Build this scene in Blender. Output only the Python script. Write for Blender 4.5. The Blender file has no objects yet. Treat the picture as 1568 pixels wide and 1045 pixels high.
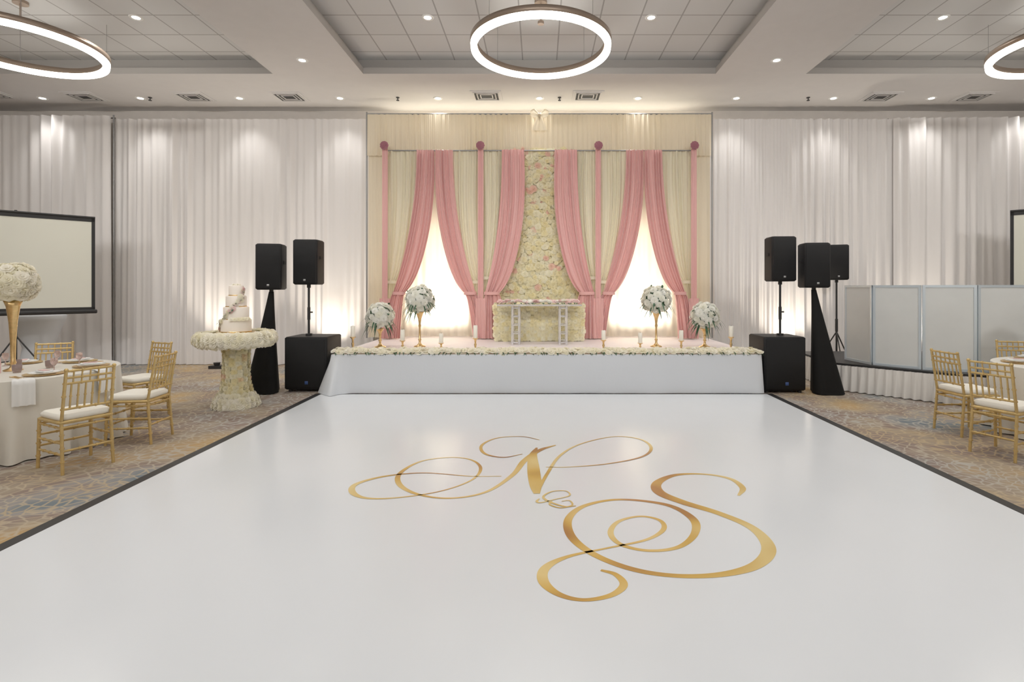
import bpy, math, random
import numpy as np
from mathutils import Vector, Matrix
random.seed(7); rng=np.random.default_rng(7)
scene=bpy.context.scene
PI=math.pi

# ------------------------------------------------------------------ materials
def mat(name,col,rough=.5,metal=0,bump=0,bscale=40,var=0,vscale=5,emis=None,estr=0,trans=0,sheen=0,transl=0,spec=.5,coat=0):
    m=bpy.data.materials.new(name); m.use_nodes=True
    nt=m.node_tree; N=nt.nodes; L=nt.links
    b=N['Principled BSDF']; out=N['Material Output']
    b.inputs['Base Color'].default_value=(*col,1); b.inputs['Roughness'].default_value=rough
    b.inputs['Metallic'].default_value=metal
    b.inputs['Specular IOR Level'].default_value=spec
    if trans: b.inputs['Transmission Weight'].default_value=trans
    if sheen: b.inputs['Sheen Weight'].default_value=sheen
    if coat: b.inputs['Coat Weight'].default_value=coat
    if emis: 
        b.inputs['Emission Color'].default_value=(*emis,1); b.inputs['Emission Strength'].default_value=estr
    tc=N.new('ShaderNodeTexCoord')
    if var:
        n=N.new('ShaderNodeTexNoise'); n.inputs['Scale'].default_value=vscale; n.inputs['Detail'].default_value=3
        L.new(tc.outputs['Object'],n.inputs['Vector'])
        r=N.new('ShaderNodeValToRGB')
        r.color_ramp.elements[0].position=.3; r.color_ramp.elements[1].position=.7
        r.color_ramp.elements[0].color=(*[max(0,c*(1-var)) for c in col],1)
        r.color_ramp.elements[1].color=(*[min(1,c*(1+var*.5)) for c in col],1)
        L.new(n.outputs['Fac'],r.inputs['Fac']); L.new(r.outputs['Color'],b.inputs['Base Color'])
    if bump:
        n=N.new('ShaderNodeTexNoise'); n.inputs['Scale'].default_value=bscale; n.inputs['Detail'].default_value=2
        L.new(tc.outputs['Object'],n.inputs['Vector'])
        bp=N.new('ShaderNodeBump'); bp.inputs['Strength'].default_value=bump; bp.inputs['Distance'].default_value=.01
        L.new(n.outputs['Fac'],bp.inputs['Height']); L.new(bp.outputs['Normal'],b.inputs['Normal'])
    if transl:
        t=N.new('ShaderNodeBsdfTranslucent'); t.inputs['Color'].default_value=(*col,1)
        mx=N.new('ShaderNodeMixShader'); mx.inputs['Fac'].default_value=transl
        L.new(b.outputs['BSDF'],mx.inputs[1]); L.new(t.outputs['BSDF'],mx.inputs[2]); L.new(mx.outputs['Shader'],out.inputs['Surface'])
    return m

def petal_mat(name,c0,c1,c2=None,rough=.6):
    m=mat(name,c0,rough); nt=m.node_tree; N=nt.nodes; L=nt.links; b=N['Principled BSDF']; out=N['Material Output']
    a=N.new('ShaderNodeAttribute'); a.attribute_name='tint'
    r=N.new('ShaderNodeValToRGB'); e=r.color_ramp.elements
    e[0].color=(*c0,1); e[1].color=(*c1,1)
    if c2 is not None:
        e[1].position=.76; x=e.new(.9); x.color=(*c2,1)
    L.new(a.outputs['Fac'],r.inputs['Fac']); L.new(r.outputs['Color'],b.inputs['Base Color'])
    t=N.new('ShaderNodeBsdfTranslucent'); L.new(r.outputs['Color'],t.inputs['Color'])
    mx=N.new('ShaderNodeMixShader'); mx.inputs['Fac'].default_value=.42
    L.new(b.outputs['BSDF'],mx.inputs[1]); L.new(t.outputs['BSDF'],mx.inputs[2]); L.new(mx.outputs['Shader'],out.inputs['Surface'])
    return m

M_drape=mat('wall_drape_fabric',(.82,.79,.775),.65,bump=.1,bscale=60,sheen=.3,transl=.08)
M_sheer=mat('backlit_sheer',(.92,.86,.76),.8,transl=.55)
M_ivory=mat('ivory_fabric',(.86,.77,.60),.75,sheen=.3,transl=.25)
M_cream=mat('cream_fabric',(.84,.79,.61),.7,sheen=.3,transl=.2)
M_pink=mat('pink_satin',(.76,.41,.39),.5,sheen=.4,transl=.1)
M_mauve=mat('mauve_satin',(.38,.14,.18),.5)
M_white=mat('white_cloth',(.70,.73,.77),.7,bump=.1,bscale=30)
M_deck=mat('stage_deck_cloth',(.84,.76,.76),.5,var=.03)
M_table=mat('ivory_satin_tablecloth',(.76,.73,.65),.42,sheen=.3,bump=.05)
M_skirt=mat('riser_skirt_cloth',(.76,.74,.71),.5,sheen=.2)
M_gold=mat('gold_metal',(.85,.60,.28),.28,metal=1,var=.15,vscale=30)
M_goldp=mat('gold_painted_wood',(.66,.47,.19),.35,metal=.5,var=.15,vscale=20)
M_cush=mat('ivory_cushion',(.88,.85,.76),.7,bump=.1)
M_black=mat('black_speaker_shell',(.008,.008,.009),.55,bump=.2,bscale=300,spec=.25)
M_grille=mat('speaker_grille',(.012,.012,.013),.6,bump=.6,bscale=500,spec=.25)
M_scrim=mat('black_spandex',(.008,.008,.008),.8,spec=.2)
M_badge=mat('blue_badge',(.03,.07,.22),.4)
M_alu=mat('aluminium',(.62,.70,.76),.35,metal=.5)
M_panel=mat('frosted_panel',(.80,.82,.81),.35,var=.03,transl=.2)
M_screen=mat('projection_fabric',(.72,.72,.63),.7,var=.03,vscale=1)
M_blk=mat('black_trim',(.015,.015,.016),.5)
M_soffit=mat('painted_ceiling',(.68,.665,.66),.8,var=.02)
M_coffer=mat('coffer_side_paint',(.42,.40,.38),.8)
M_wall=mat('wall_paint',(.78,.73,.68),.8,var=.04)
M_bronze=mat('brushed_bronze',(.36,.28,.22),.4,metal=.7)
M_led=mat('led_diffuser',(1,1,1),.5,emis=(1,.95,.86),estr=11)
M_down=mat('downlight_lens',(1,1,1),.5,emis=(1,.97,.92),estr=14)
M_trimw=mat('white_trim',(.85,.85,.83),.5)
M_dark=mat('vent_shadow',(.05,.05,.05),.8)
M_grey=mat('grey_metal',(.30,.30,.30),.4,metal=.6)
M_candle=mat('ivory_wax',(.88,.84,.74),.5)
M_icing=mat('ivory_icing',(.90,.82,.73),.5,bump=.1,bscale=15)
M_green=mat('dark_green_leaf',(.035,.10,.045),.45,var=.4,vscale=20)
M_sage=mat('foam_core',(.72,.69,.50),.9,var=.2,vscale=20)
M_glass=mat('clear_acrylic',(.97,.97,1),.12,trans=.70)
M_plate=mat('white_china',(.82,.82,.80),.2)
M_goblet=mat('tinted_glass',(.80,.62,.58),.1,trans=.75)
M_pcard=mat('pink_card',(.78,.52,.50),.5)
M_napk=mat('napkin_cloth',(.84,.84,.82),.8)
P_wall=petal_mat('flower_wall_petals',(.97,.94,.78),(.94,.86,.54),(.94,.68,.56))
P_white=petal_mat('white_petals',(.97,.97,.93),(.95,.94,.84))
P_cream=petal_mat('cream_petals',(.97,.94,.85),(.94,.90,.72))
P_blush=petal_mat('blush_petals',(.92,.68,.66),(.90,.78,.76))

def carpet():
    m=mat('patterned_carpet',(.3,.27,.25),.95,bump=.3,bscale=250); nt=m.node_tree;N=nt.nodes;L=nt.links;b=N['Principled BSDF']
    b.inputs['Specular IOR Level'].default_value=.1
    tc=N.new('ShaderNodeTexCoord')
    wn=N.new('ShaderNodeTexNoise'); wn.inputs['Scale'].default_value=1.2
    L.new(tc.outputs['Object'],wn.inputs['Vector'])
    wm=N.new('ShaderNodeMixRGB'); wm.inputs['Fac'].default_value=.35
    L.new(tc.outputs['Object'],wm.inputs['Color1']); L.new(wn.outputs['Color'],wm.inputs['Color2'])
    v=N.new('ShaderNodeTexVoronoi'); v.feature='DISTANCE_TO_EDGE'; v.inputs['Scale'].default_value=17
    L.new(wm.outputs['Color'],v.inputs['Vector'])
    r=N.new('ShaderNodeValToRGB'); r.color_ramp.elements[0].position=.03; r.color_ramp.elements[1].position=.12
    r.color_ramp.elements[0].color=(.2,.2,.2,1)
    L.new(v.outputs['Distance'],r.inputs['Fac'])
    n=N.new('ShaderNodeTexNoise'); n.inputs['Scale'].default_value=.8; n.inputs['Detail'].default_value=3
    L.new(tc.outputs['Object'],n.inputs['Vector'])
    z=N.new('ShaderNodeValToRGB'); e=z.color_ramp.elements
    e[0].position=.34; e[0].color=(.17,.20,.22,1); e[1].position=.64; e[1].color=(.44,.30,.15,1)
    for p,c in ((.41,(.30,.28,.26,1)),(.48,(.25,.19,.16,1)),(.55,(.34,.28,.21,1))):
        x=e.new(p); x.color=c
    L.new(n.outputs['Fac'],z.inputs['Fac'])
    n2=N.new('ShaderNodeTexNoise'); n2.inputs['Scale'].default_value=1.0; n2.inputs['Detail'].default_value=2
    mp=N.new('ShaderNodeMapping'); mp.inputs['Location'].default_value=(5,3,0); L.new(tc.outputs['Object'],mp.inputs['Vector']); L.new(mp.outputs['Vector'],n2.inputs['Vector'])
    z2=N.new('ShaderNodeValToRGB'); e=z2.color_ramp.elements
    e[0].position=.4; e[0].color=(.44,.42,.38,1); e[1].position=.6; e[1].color=(.48,.37,.23,1)
    L.new(n2.outputs['Fac'],z2.inputs['Fac'])
    mx=N.new('ShaderNodeMixRGB'); L.new(r.outputs['Color'],mx.inputs['Fac']); L.new(z2.outputs['Color'],mx.inputs['Color1']); L.new(z.outputs['Color'],mx.inputs['Color2'])
    L.new(mx.outputs['Color'],b.inputs['Base Color'])
    return m
M_carpet=carpet()

def dance_mat():
    m=mat('satin_white_vinyl',(.765,.80,.84),.2,var=.015,vscale=.8); nt=m.node_tree;N=nt.nodes;L=nt.links;b=N['Principled BSDF']
    tc=N.new('ShaderNodeTexCoord')
    n=N.new('ShaderNodeTexNoise'); n.inputs['Scale'].default_value=1.6; n.inputs['Detail'].default_value=4
    mp=N.new('ShaderNodeMapping'); mp.inputs['Scale'].default_value=(1,.35,1)
    L.new(tc.outputs['Object'],mp.inputs['Vector']); L.new(mp.outputs['Vector'],n.inputs['Vector'])
    bp=N.new('ShaderNodeBump'); bp.inputs['Strength'].default_value=.12; bp.inputs['Distance'].default_value=.02
    L.new(n.outputs['Fac'],bp.inputs['Height']); L.new(bp.outputs['Normal'],b.inputs['Normal'])
    mr=N.new('ShaderNodeMapRange'); mr.inputs['To Min'].default_value=.12; mr.inputs['To Max'].default_value=.28
    L.new(n.outputs['Fac'],mr.inputs['Value']); L.new(mr.outputs['Result'],b.inputs['Roughness'])
    return m
M_dance=dance_mat()

def tile_mat():
    m=mat('acoustic_tile',(.62,.61,.60),.85); nt=m.node_tree;N=nt.nodes;L=nt.links;b=N['Principled BSDF']
    tc=N.new('ShaderNodeTexCoord'); mp=N.new('ShaderNodeMapping'); mp.inputs['Location'].default_value=(.3,.1,0)
    L.new(tc.outputs['Object'],mp.inputs['Vector'])
    br=N.new('ShaderNodeTexBrick'); br.offset=0; br.inputs['Scale'].default_value=1
    br.inputs['Brick Width'].default_value=.61; br.inputs['Row Height'].default_value=.61; br.inputs['Mortar Size'].default_value=.011
    br.inputs['Color1'].default_value=(.65,.65,.65,1); br.inputs['Color2'].default_value=(.61,.61,.61,1); br.inputs['Mortar'].default_value=(.36,.35,.35,1)
    L.new(mp.outputs['Vector'],br.inputs['Vector']); L.new(br.outputs['Color'],b.inputs['Base Color'])
    return m
M_tile=tile_mat()

def mono_mat():
    m=mat('gold_foil_print',(.7,.45,.13),.3,metal=.2); nt=m.node_tree;N=nt.nodes;L=nt.links;b=N['Principled BSDF']
    tc=N.new('ShaderNodeTexCoord'); n=N.new('ShaderNodeTexNoise'); n.inputs['Scale'].default_value=1.6; n.inputs['Detail'].default_value=1
    L.new(tc.outputs['Object'],n.inputs['Vector'])
    r=N.new('ShaderNodeValToRGB'); e=r.color_ramp.elements
    e[0].position=.36; e[0].color=(.42,.20,.05,1); e[1].position=.62; e[1].color=(.80,.62,.26,1)
    x=e.new(.47); x.color=(.66,.42,.09,1)
    L.new(n.outputs['Fac'],r.inputs['Fac']); L.new(r.outputs['Color'],b.inputs['Base Color'])
    return m
M_mono=mono_mat()

# ------------------------------------------------------------------ mesh builder
class MB:
    def __init__(s): s.v=[];s.n=0;s.f=[];s.m=[];s.s=[];s.t=[]
    def add(s,v,f,m=0,sm=True,tint=0.):
        v=np.asarray(v,dtype=float).reshape(-1,3); o=s.n
        s.v.append(v); s.t.append(np.full(len(v),tint)); s.n+=len(v)
        for q in f: s.f.append([i+o for i in q])
        s.m+= [m]*len(f); s.s+=[sm]*len(f)
    def box(s,c,d,m=0,rz=0,top=(1,1),sh=(0,0)):
        x,y,z=d[0]/2,d[1]/2,d[2]/2; P=[]
        for k in (-1,1):
            a,b=(1,1) if k<0 else top
            for i,j in ((-1,-1),(1,-1),(1,1),(-1,1)): P.append([i*x*a,j*y*b,k*z])
        P=np.array(P); co,si=math.cos(rz),math.sin(rz)
        Q=P.copy(); Q[:,0]=P[:,0]*co-P[:,1]*si; Q[:,1]=P[:,0]*si+P[:,1]*co
        s.add(Q+np.array(c),[(3,2,1,0),(4,5,6,7),(0,1,5,4),(1,2,6,5),(2,3,7,6),(3,0,4,7)],m,False)
    def rbox(s,c,d,r,m=0,rz=0,n=4):
        x,y,z=d[0]/2,d[1]/2,d[2]/2; ring=[]
        for qx,qy,a0 in ((1,1,0),(-1,1,PI/2),(-1,-1,PI),(1,-1,1.5*PI)):
            for i in range(n+1):
                a=a0+PI/2*i/n; ring.append((qx*(x-r)+r*math.cos(a),qy*(y-r)+r*math.sin(a)))
        ring=np.array(ring); V=[]
        ch=min(r*.6,z*.6)
        for zz,sc in ((-z,-ch),(-z+ch,0),(z-ch,0),(z,-ch)):
            k=np.array([(x+sc)/x,(y+sc)/y]); rr=ring*k
            V+=[(a,b,zz) for a,b in rr]
        V=np.array(V); co,si=math.cos(rz),math.sin(rz); Q=V.copy(); Q[:,0]=V[:,0]*co-V[:,1]*si; Q[:,1]=V[:,0]*si+V[:,1]*co
        K=len(ring); F=[]
        for l in range(3):
            for i in range(K): j=(i+1)%K; F.append((l*K+i,l*K+j,(l+1)*K+j,(l+1)*K+i))
        s.add(Q+np.array(c),F,m,True); 
        s.add((Q+np.array(c))[:K],[list(range(K))[::-1]],m,False); s.add((Q+np.array(c))[3*K:],[list(range(K))],m,False)
    def cyl(s,p0,p1,r0,r1=None,n=10,m=0,cap=True):
        r1=r0 if r1 is None else r1
        p0=Vector(p0);p1=Vector(p1); q=(p1-p0).to_track_quat('Z','Y'); V=[]
        for p,r in ((p0,r0),(p1,r1)):
            for i in range(n):
                a=2*PI*i/n; V.append(p+q@Vector((r*math.cos(a),r*math.sin(a),0)))
        F=[(i,(i+1)%n,n+(i+1)%n,n+i) for i in range(n)]
        s.add(V,F,m,True)
        if cap: s.add(V,[list(range(n))[::-1],list(range(n,2*n))],m,False)
    def lathe(s,prof,c=(0,0,0),n=24,m=0):
        V=[]
        for r,z in prof:
            for i in range(n):
                a=2*PI*i/n; V.append((c[0]+r*math.cos(a),c[1]+r*math.sin(a),c[2]+z))
        F=[]
        for l in range(len(prof)-1):
            for i in range(n): j=(i+1)%n; F.append((l*n+i,l*n+j,(l+1)*n+j,(l+1)*n+i))
        s.add(V,F,m,True)
    def sphere(s,c,r,m=0,n=14,sq=1):
        s.lathe([(max(1e-4,r*math.sin(PI*k/n)),-r*sq*math.cos(PI*k/n)) for k in range(n+1)],c,n+4,m)
    def grid(s,A,m=0):
        nu,nt=A.shape[:2]
        F=[(i*nt+j,(i+1)*nt+j,(i+1)*nt+j+1,i*nt+j+1) for i in range(nu-1) for j in range(nt-1)]
        s.add(A.reshape(-1,3),F,m,True)
    def mesh(s,name,mats):
        V=np.concatenate(s.v); me=bpy.data.meshes.new(name)
        me.from_pydata(V.tolist(),[],s.f)
        for x in mats: me.materials.append(x)
        me.polygons.foreach_set('material_index',s.m); me.polygons.foreach_set('use_smooth',s.s)
        t=np.concatenate(s.t)
        if t.any():
            a=me.attributes.new('tint','FLOAT','POINT'); a.data.foreach_set('value',t)
        me.update(); return me
    def obj(s,name,mats,loc=(0,0,0),rz=0,parent=None):
        return put(s.mesh(name,mats),name,loc,rz,parent)
def put(me,name,loc=(0,0,0),rz=0,parent=None):
    o=bpy.data.objects.new(name,me); o.location=loc; o.rotation_euler=(0,0,rz)
    scene.collection.objects.link(o)
    if parent: o.parent=parent
    return o
def light(kind,name,loc,power,color=(1,.97,.93),target=None,size=.1,sizey=None,spot=None,blend=1,parent=None):
    l=bpy.data.lights.new(name,kind); l.energy=power; l.color=color
    if kind=='AREA':
        l.size=size
        if sizey: l.shape='RECTANGLE'; l.size_y=sizey
    else: l.shadow_soft_size=size
    if kind=='SPOT': l.spot_size=math.radians(spot or 100); l.spot_blend=blend
    o=bpy.data.objects.new(name,l); o.location=loc
    if target is not None: o.rotation_euler=(Vector(target)-Vector(loc)).to_track_quat('-Z','Y').to_euler()
    scene.collection.objects.link(o)
    if parent:
        o.parent=parent; o.location=Vector(loc)-parent.location
    return o

# ------------------------------------------------------------------ roses
def rose_template(layers,top=.5):
    V=[];F=[]
    for (n,r0,r1,z0,z1,curl,half,off) in layers:
        for k in range(n):
            th=off+2*PI*k/n; o=len(V)
            for b in (0,.55,1):
                for a in (-1,0,1):
                    r=r0+(r1-r0)*b*(1-.13*abs(a)*b); ang=th+a*half*(.55+.45*math.sin(PI*min(b+.25,1)*.8))
                    z=z0+(z1-z0)*b-curl*b*b-.05*abs(a)*b
                    V.append((r*math.cos(ang),r*math.sin(ang),z))
            for i in range(2):
                for j in range(2): q=o+i*3+j; F.append((q,q+1,q+4,q+3))
    o=len(V)
    for i in range(6): V.append((.20*math.cos(i*PI/3),.20*math.sin(i*PI/3),.2))
    for i in range(6): V.append((.12*math.cos(i*PI/3+.4),.12*math.sin(i*PI/3+.4),top))
    for i in range(6): j=(i+1)%6; F.append((o+i,o+j,o+6+j,o+6+i))
    F.append(tuple(range(o+6,o+12)))
    return np.array(V),F
ROSE=rose_template([(6,.15,1.0,.05,.34,.22,.76,0),(5,.12,.74,.12,.48,.12,.85,.5),(4,.1,.44,.16,.54,.02,1.0,.2)])
ROSE_S=rose_template([(5,.12,1.0,.05,.36,.18,.9,0),(4,.1,.62,.12,.52,.08,1.0,.5)])
def add_rose(mb,p,nrm,sc,m,tint=None,tmpl=ROSE):
    q=Vector(nrm).to_track_quat('Z','Y').to_matrix()@Matrix.Rotation(random.random()*6.28,3,'Z')
    V=tmpl[0]@np.array(q).T*sc+np.array(p)
    mb.add(V,tmpl[1],m,True,random.random()*.98+.01 if tint is None else tint)
def jit(n,a): return Vector(n)+Vector((random.uniform(-a,a),random.uniform(-a,a),random.uniform(-a,a)))
def leaf(mb,p,d,length,w,droop,m):
    d=Vector(d).normalized(); side=d.cross(Vector((0,0,1))); side=side.normalized() if side.length>.01 else Vector((1,0,0))
    V=[]
    for i in range(5):
        t=i/4; c=Vector(p)+d*length*t+Vector((0,0,-droop*t*t)); ww=w*math.sin(PI*(.12+.86*t))
        V+=[c-side*ww,c+side*ww]
    mb.add(V,[(2*i,2*i+1,2*i+3,2*i+2) for i in range(4)],m,True)
def flower_ball(mb,c,R,mp,mg,n=62,sc=.072,leaves=22,core=None):
    mb.sphere(c,R*.80,mg if core is None else core)
    for k in range(n):
        z=1-1.8*(k+.5)/n; a=k*2.39996; r=math.sqrt(max(0,1-z*z)); d=Vector((r*math.cos(a),r*math.sin(a),z))
        add_rose(mb,Vector(c)+d*R*random.uniform(.86,.98),jit(d,.15),sc*random.uniform(.8,1.12),mp)
    for k in range(leaves):
        a=random.random()*6.28; z=random.uniform(-.8,-.1); r=math.sqrt(1-z*z); d=Vector((r*math.cos(a),r*math.sin(a),z*.4))
        leaf(mb,Vector(c)+Vector((r*math.cos(a),r*math.sin(a),z))*R*.8,d,random.uniform(.12,.20),.013,random.uniform(.10,.22),mg)
    for k in range(leaves//2):
        z=random.uniform(-.3,.95);a=random.random()*6.28; r=math.sqrt(1-z*z); d=Vector((r*math.cos(a),r*math.sin(a),z))
        leaf(mb,Vector(c)+d*R*.97,jit(d,.9),.08,.02,.02,mg)

# ------------------------------------------------------------------ room shell
XL,XR,YF,YB,H=-13.,12.5,-5.,11.2,5.4
def slab(name,c,d,m):
    b=MB(); b.box((0,0,0),d,0); return b.obj(name,[m],c)
slab('floor',((XL+XR)/2,(YF+YB)/2,-.05),(XR-XL+.4,YB-YF+.4,.1),M_carpet)
slab('wall_back',((XL+XR)/2,YB+.1,3),(XR-XL+.4,.2,6),M_wall)
slab('wall_front',((XL+XR)/2,YF-.1,3),(XR-XL+.4,.2,6),M_wall)
slab('wall_left',(XL-.1,(YF+YB)/2,3),(.2,YB-YF,6),M_wall)
slab('wall_right',(XR+.1,(YF+YB)/2,3),(.2,YB-YF,6),M_wall)
slab('baseboard_back',((XL+XR)/2,YB-.01,.06),(XR-XL,.02,.12),M_trimw)
b=MB()
xc=[XL,-11.2,-4.72,-3.12,3.12,4.72,11.2,XR]; yc=[YF,-3.2,9.25,YB]
def quad(b,x0,x1,y0,y1,z,m): b.add([(x0,y0,z),(x0,y1,z),(x1,y1,z),(x1,y0,z)],[(0,1,2,3)],m,False)
def vband(b,x0,x1,y0,y1,z0,z1,m):
    P=[(x0,y0),(x1,y0),(x1,y1),(x0,y1)]
    for i in range(4):
        a,c=P[i],P[(i+1)%4]; b.add([(*a,z0),(*c,z0),(*c,z1),(*a,z1)],[(0,1,2,3)],m,False)
for i in range(7):
    for j in range(3):
        if j==1 and i in (1,3,5):
            x0,x1,y0,y1=xc[i],xc[i+1],yc[1],yc[2]; e=.13
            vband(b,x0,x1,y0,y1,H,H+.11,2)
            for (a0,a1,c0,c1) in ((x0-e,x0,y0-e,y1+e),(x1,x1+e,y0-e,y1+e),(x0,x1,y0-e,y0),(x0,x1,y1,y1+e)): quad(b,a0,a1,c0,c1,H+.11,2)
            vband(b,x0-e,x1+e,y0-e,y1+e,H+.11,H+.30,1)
            quad(b,x0-e,x1+e,y0-e,y1+e,H+.30,3)
        else: quad(b,xc[i],xc[i+1],yc[j],yc[j+1],H,0)
b.obj('ceiling',[M_soffit,M_coffer,M_coffer,M_tile])
slab('ceiling_deck',((XL+XR)/2,(YF+YB)/2,5.95),(XR-XL+.4,YB-YF+.4,.1),M_wall)

# recessed downlights
d=MB(); d.lathe([(.055,-.004),(.085,-.012),(.095,0)],n=24,m=0); d.lathe([(.0001,-.003),(.056,-.003)],n=24,m=1)
me_d=d.mesh('recessed_downlight',[M_trimw,M_down])
NW=(1,.97,.93)
def downlight(x,y,z,p,spot=115,tgt=None):
    o=put(me_d,'recessed_downlight',(x,y,z))
    light('SPOT','lamp',(x,y,z-.05),p,NW,tgt or (x,y,0),.07,spot=spot,parent=o)
for x in (-9.94,-7.98,-6.0,-3.99,-2.03,0,1.97,3.94,5.88,7.84,9.8): downlight(x,10.45,H,50,90,(x,10.6,0))
for x in (-3.95,3.95):
    for y in (8.7,5.2,1.5): downlight(x,y,H,95)
for x in (-8.8,-6.1,-1.69,1.69,6.1,8.8):
    for y in (7.9,4.4,1.0,-2): downlight(x,y,H+.30,100)

# vents & sprinklers
b=MB()
b.box((0,0,-.006),(.60,.52,.012),0)
for k in range(3):
    s=.5-.13*k; 
    for sg in (-1,1):
        b.box((0,sg*s*.4,-.016),(s,.018,.02),0); b.box((sg*s*.48,0,-.016),(.018,s*.82,.02),0)
    b.box((0,0,-.013),(s*.93,s*.76,.004),1) if k==0 else None
me_v=b.mesh('ceiling_air_vent',[M_soffit,M_dark])
for x,y in ((-10.7,10.2),(-9.0,10.35),(-6.85,10.35),(-4.95,10.35),(-1.04,10.3),(.95,10.3),(6.75,10.35),(8.6,10.35)): put(me_v,'ceiling_air_vent',(x,y,H))
b=MB(); b.cyl((0,0,-.001),(0,0,-.012),.035,n=12,m=0); b.cyl((0,0,-.01),(0,0,-.06),.01,n=8); b.cyl((0,0,-.055),(0,0,-.065),.03,n=10)
me_s=b.mesh('fire_sprinkler',[M_dark])
for x in (-7.75,-2.82,.4,5.35): put(me_s,'fire_sprinkler',(x,10.4,H))

# ring pendants
def pendant(x,y,z,top,r=1.0):
    b=MB()
    b.lathe([(r-.10,.07),(r-.10,.15),(r,.15),(r,.07),(r-.10,.07)],n=96,m=0)
    b.lathe([(r-.095,.07),(r-.088,.008),(r-.05,0),(r-.012,.008),(r-.005,.07)],n=96,m=1)
    b.cyl((0,0,top-z-.04),(0,0,top-z),.09,n=20,m=0); 
    b.cyl((0,0,top-z-.3),(0,0,top-z-.04),.012,n=8,m=0); b.cyl((0,0,top-z-.33),(0,0,top-z-.29),.045,n=12,m=0)
    for k in range(4):
        a=PI/4+k*PI/2; b.cyl(((r-.05)*math.cos(a),(r-.05)*math.sin(a),.15),((r-.05)*math.cos(a),(r-.05)*math.sin(a),top-z),.003,n=5,m=2)
    b.obj('ring_pendant_light',[M_bronze,M_led,M_grey],(x,y,z))
for x in (-7.40,0.02,7.65): pendant(x,7.45,4.97,H+.30)

# ------------------------------------------------------------------ dance floor
b=MB(); b.box((.07,2.45,.006),(6.70,10.8,.012),0)
b.box((-3.325,2.45,.007),(.09,10.86,.014),1); b.box((3.465,2.45,.007),(.09,10.86,.014),1)
b.box((.07,-2.99,.007),(6.86,.07,.014),1)
b.obj('dance_floor',[M_dance,M_blk])

# monogram (traced onto the floor plan, metres)
def fl(px,py): k=1.62/(py-440.); return ((px-826)*k, 800*k)
def cr(P,n=14):
    P=[np.array(p,float) for p in P]; P=[2*P[0]-P[1]]+P+[2*P[-1]-P[-2]]; out=[]
    for i in range(1,len(P)-2):
        for j in range(n):
            t=j/n; a,b_,c,d_=P[i-1:i+3]
            out.append(.5*((2*b_)+(-a+c)*t+(2*a-5*b_+4*c-d_)*t*t+(-a+3*b_-3*c+d_)*t**3))
    out.append(P[-2]); return np.array(out)
def stroke(b,pts,z):
    C=cr([(*fl(x,y),w) for x,y,w in pts]); T=np.gradient(C[:,:2],axis=0); T/=np.linalg.norm(T,axis=1)[:,None]+1e-9
    Nn=np.stack([-T[:,1],T[:,0]],1); w=np.maximum(C[:,2:3],.004)/2
    A=C[:,:2]+Nn*w; B=C[:,:2]-Nn*w; V=np.zeros((len(C),2,3)); V[:,0,:2]=A; V[:,1,:2]=B; V[:,:,2]=z
    F=[(2*i,2*i+2,2*i+3,2*i+1) for i in range(len(C)-1)]
    b.add(V.reshape(-1,3),F,0,False)
b=MB()
S=[(1131,762,.02),(1137,750,.05),(1118,736,.045),(1080,729,.03),(1035,730,.045),(1007,742,.075),(1010,757,.09),(1045,772,.08),(1100,789,.065),(1152,812,.07),(1177,842,.085),(1160,868,.07),(1110,883,.05),(1040,886,.04),(970,876,.045),(910,853,.05),(875,825,.06),(871,797,.055),(897,777,.04),(950,768,.03),(1020,776,.045),(1060,797,.06),(1064,820,.05),(1040,841,.035),(995,847,.03),(952,838,.035),(935,820,.04),(947,802,.03),(980,794,.022),(1010,800,.03),(1016,814,.035),(990,830,.025),(930,843,.018),(870,856,.03),(836,873,.055),(832,894,.06),(855,914,.04),(893,923,.028),(935,916,.035),(955,900,.045),(943,884,.035),(920,877,.02)]
stroke(b,S,.0136)
Nl=[(768,732,.012),(720,732,.014),(650,727,.018),(590,732,.03),(546,744,.045),(540,757,.05),(562,766,.03),(610,765,.02),(675,755,.016),(722,738,.02),(736,720,.03),(722,707,.022),(690,703,.018),(645,709,.025),(613,727,.04),(612,745,.045),(640,760,.03),(690,766,.022),(745,756,.03),(785,730,.045),(803,708,.06),(826,692,.055),(851,684,.02)]
stroke(b,Nl,.0140)
stroke(b,[(822,688,.02),(816,700,.08),(817,722,.11),(820,745,.10),(822,759,.05)],.0144)
stroke(b,[(822,758,.03),(838,728,.03),(858,700,.03),(890,682,.02),(940,671,.018),(980,675,.025),(997,688,.032),(983,702,.025),(930,713,.018),(870,718,.014),(836,718,.01)],.0148)
stroke(b,[(826,676,.012),(800,671,.016),(762,673,.02),(738,684,.03),(742,697,.03),(770,703,.02),(800,698,.012)],.0150)
stroke(b,[(882,778,.01),(865,779,.016),(842,772,.022),(832,764,.02),(845,756,.014),(866,755,.012),(872,762,.014),(850,768,.012),(828,773,.016),(822,771,.02),(826,767,.01)],.0152)
stroke(b,[(845,771,.012),(842,776,.016),(858,781,.014),(876,777,.014),(872,770,.012),(860,771,.008)],.0154)
b.obj('monogram_floor_decal',[M_mono])

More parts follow.
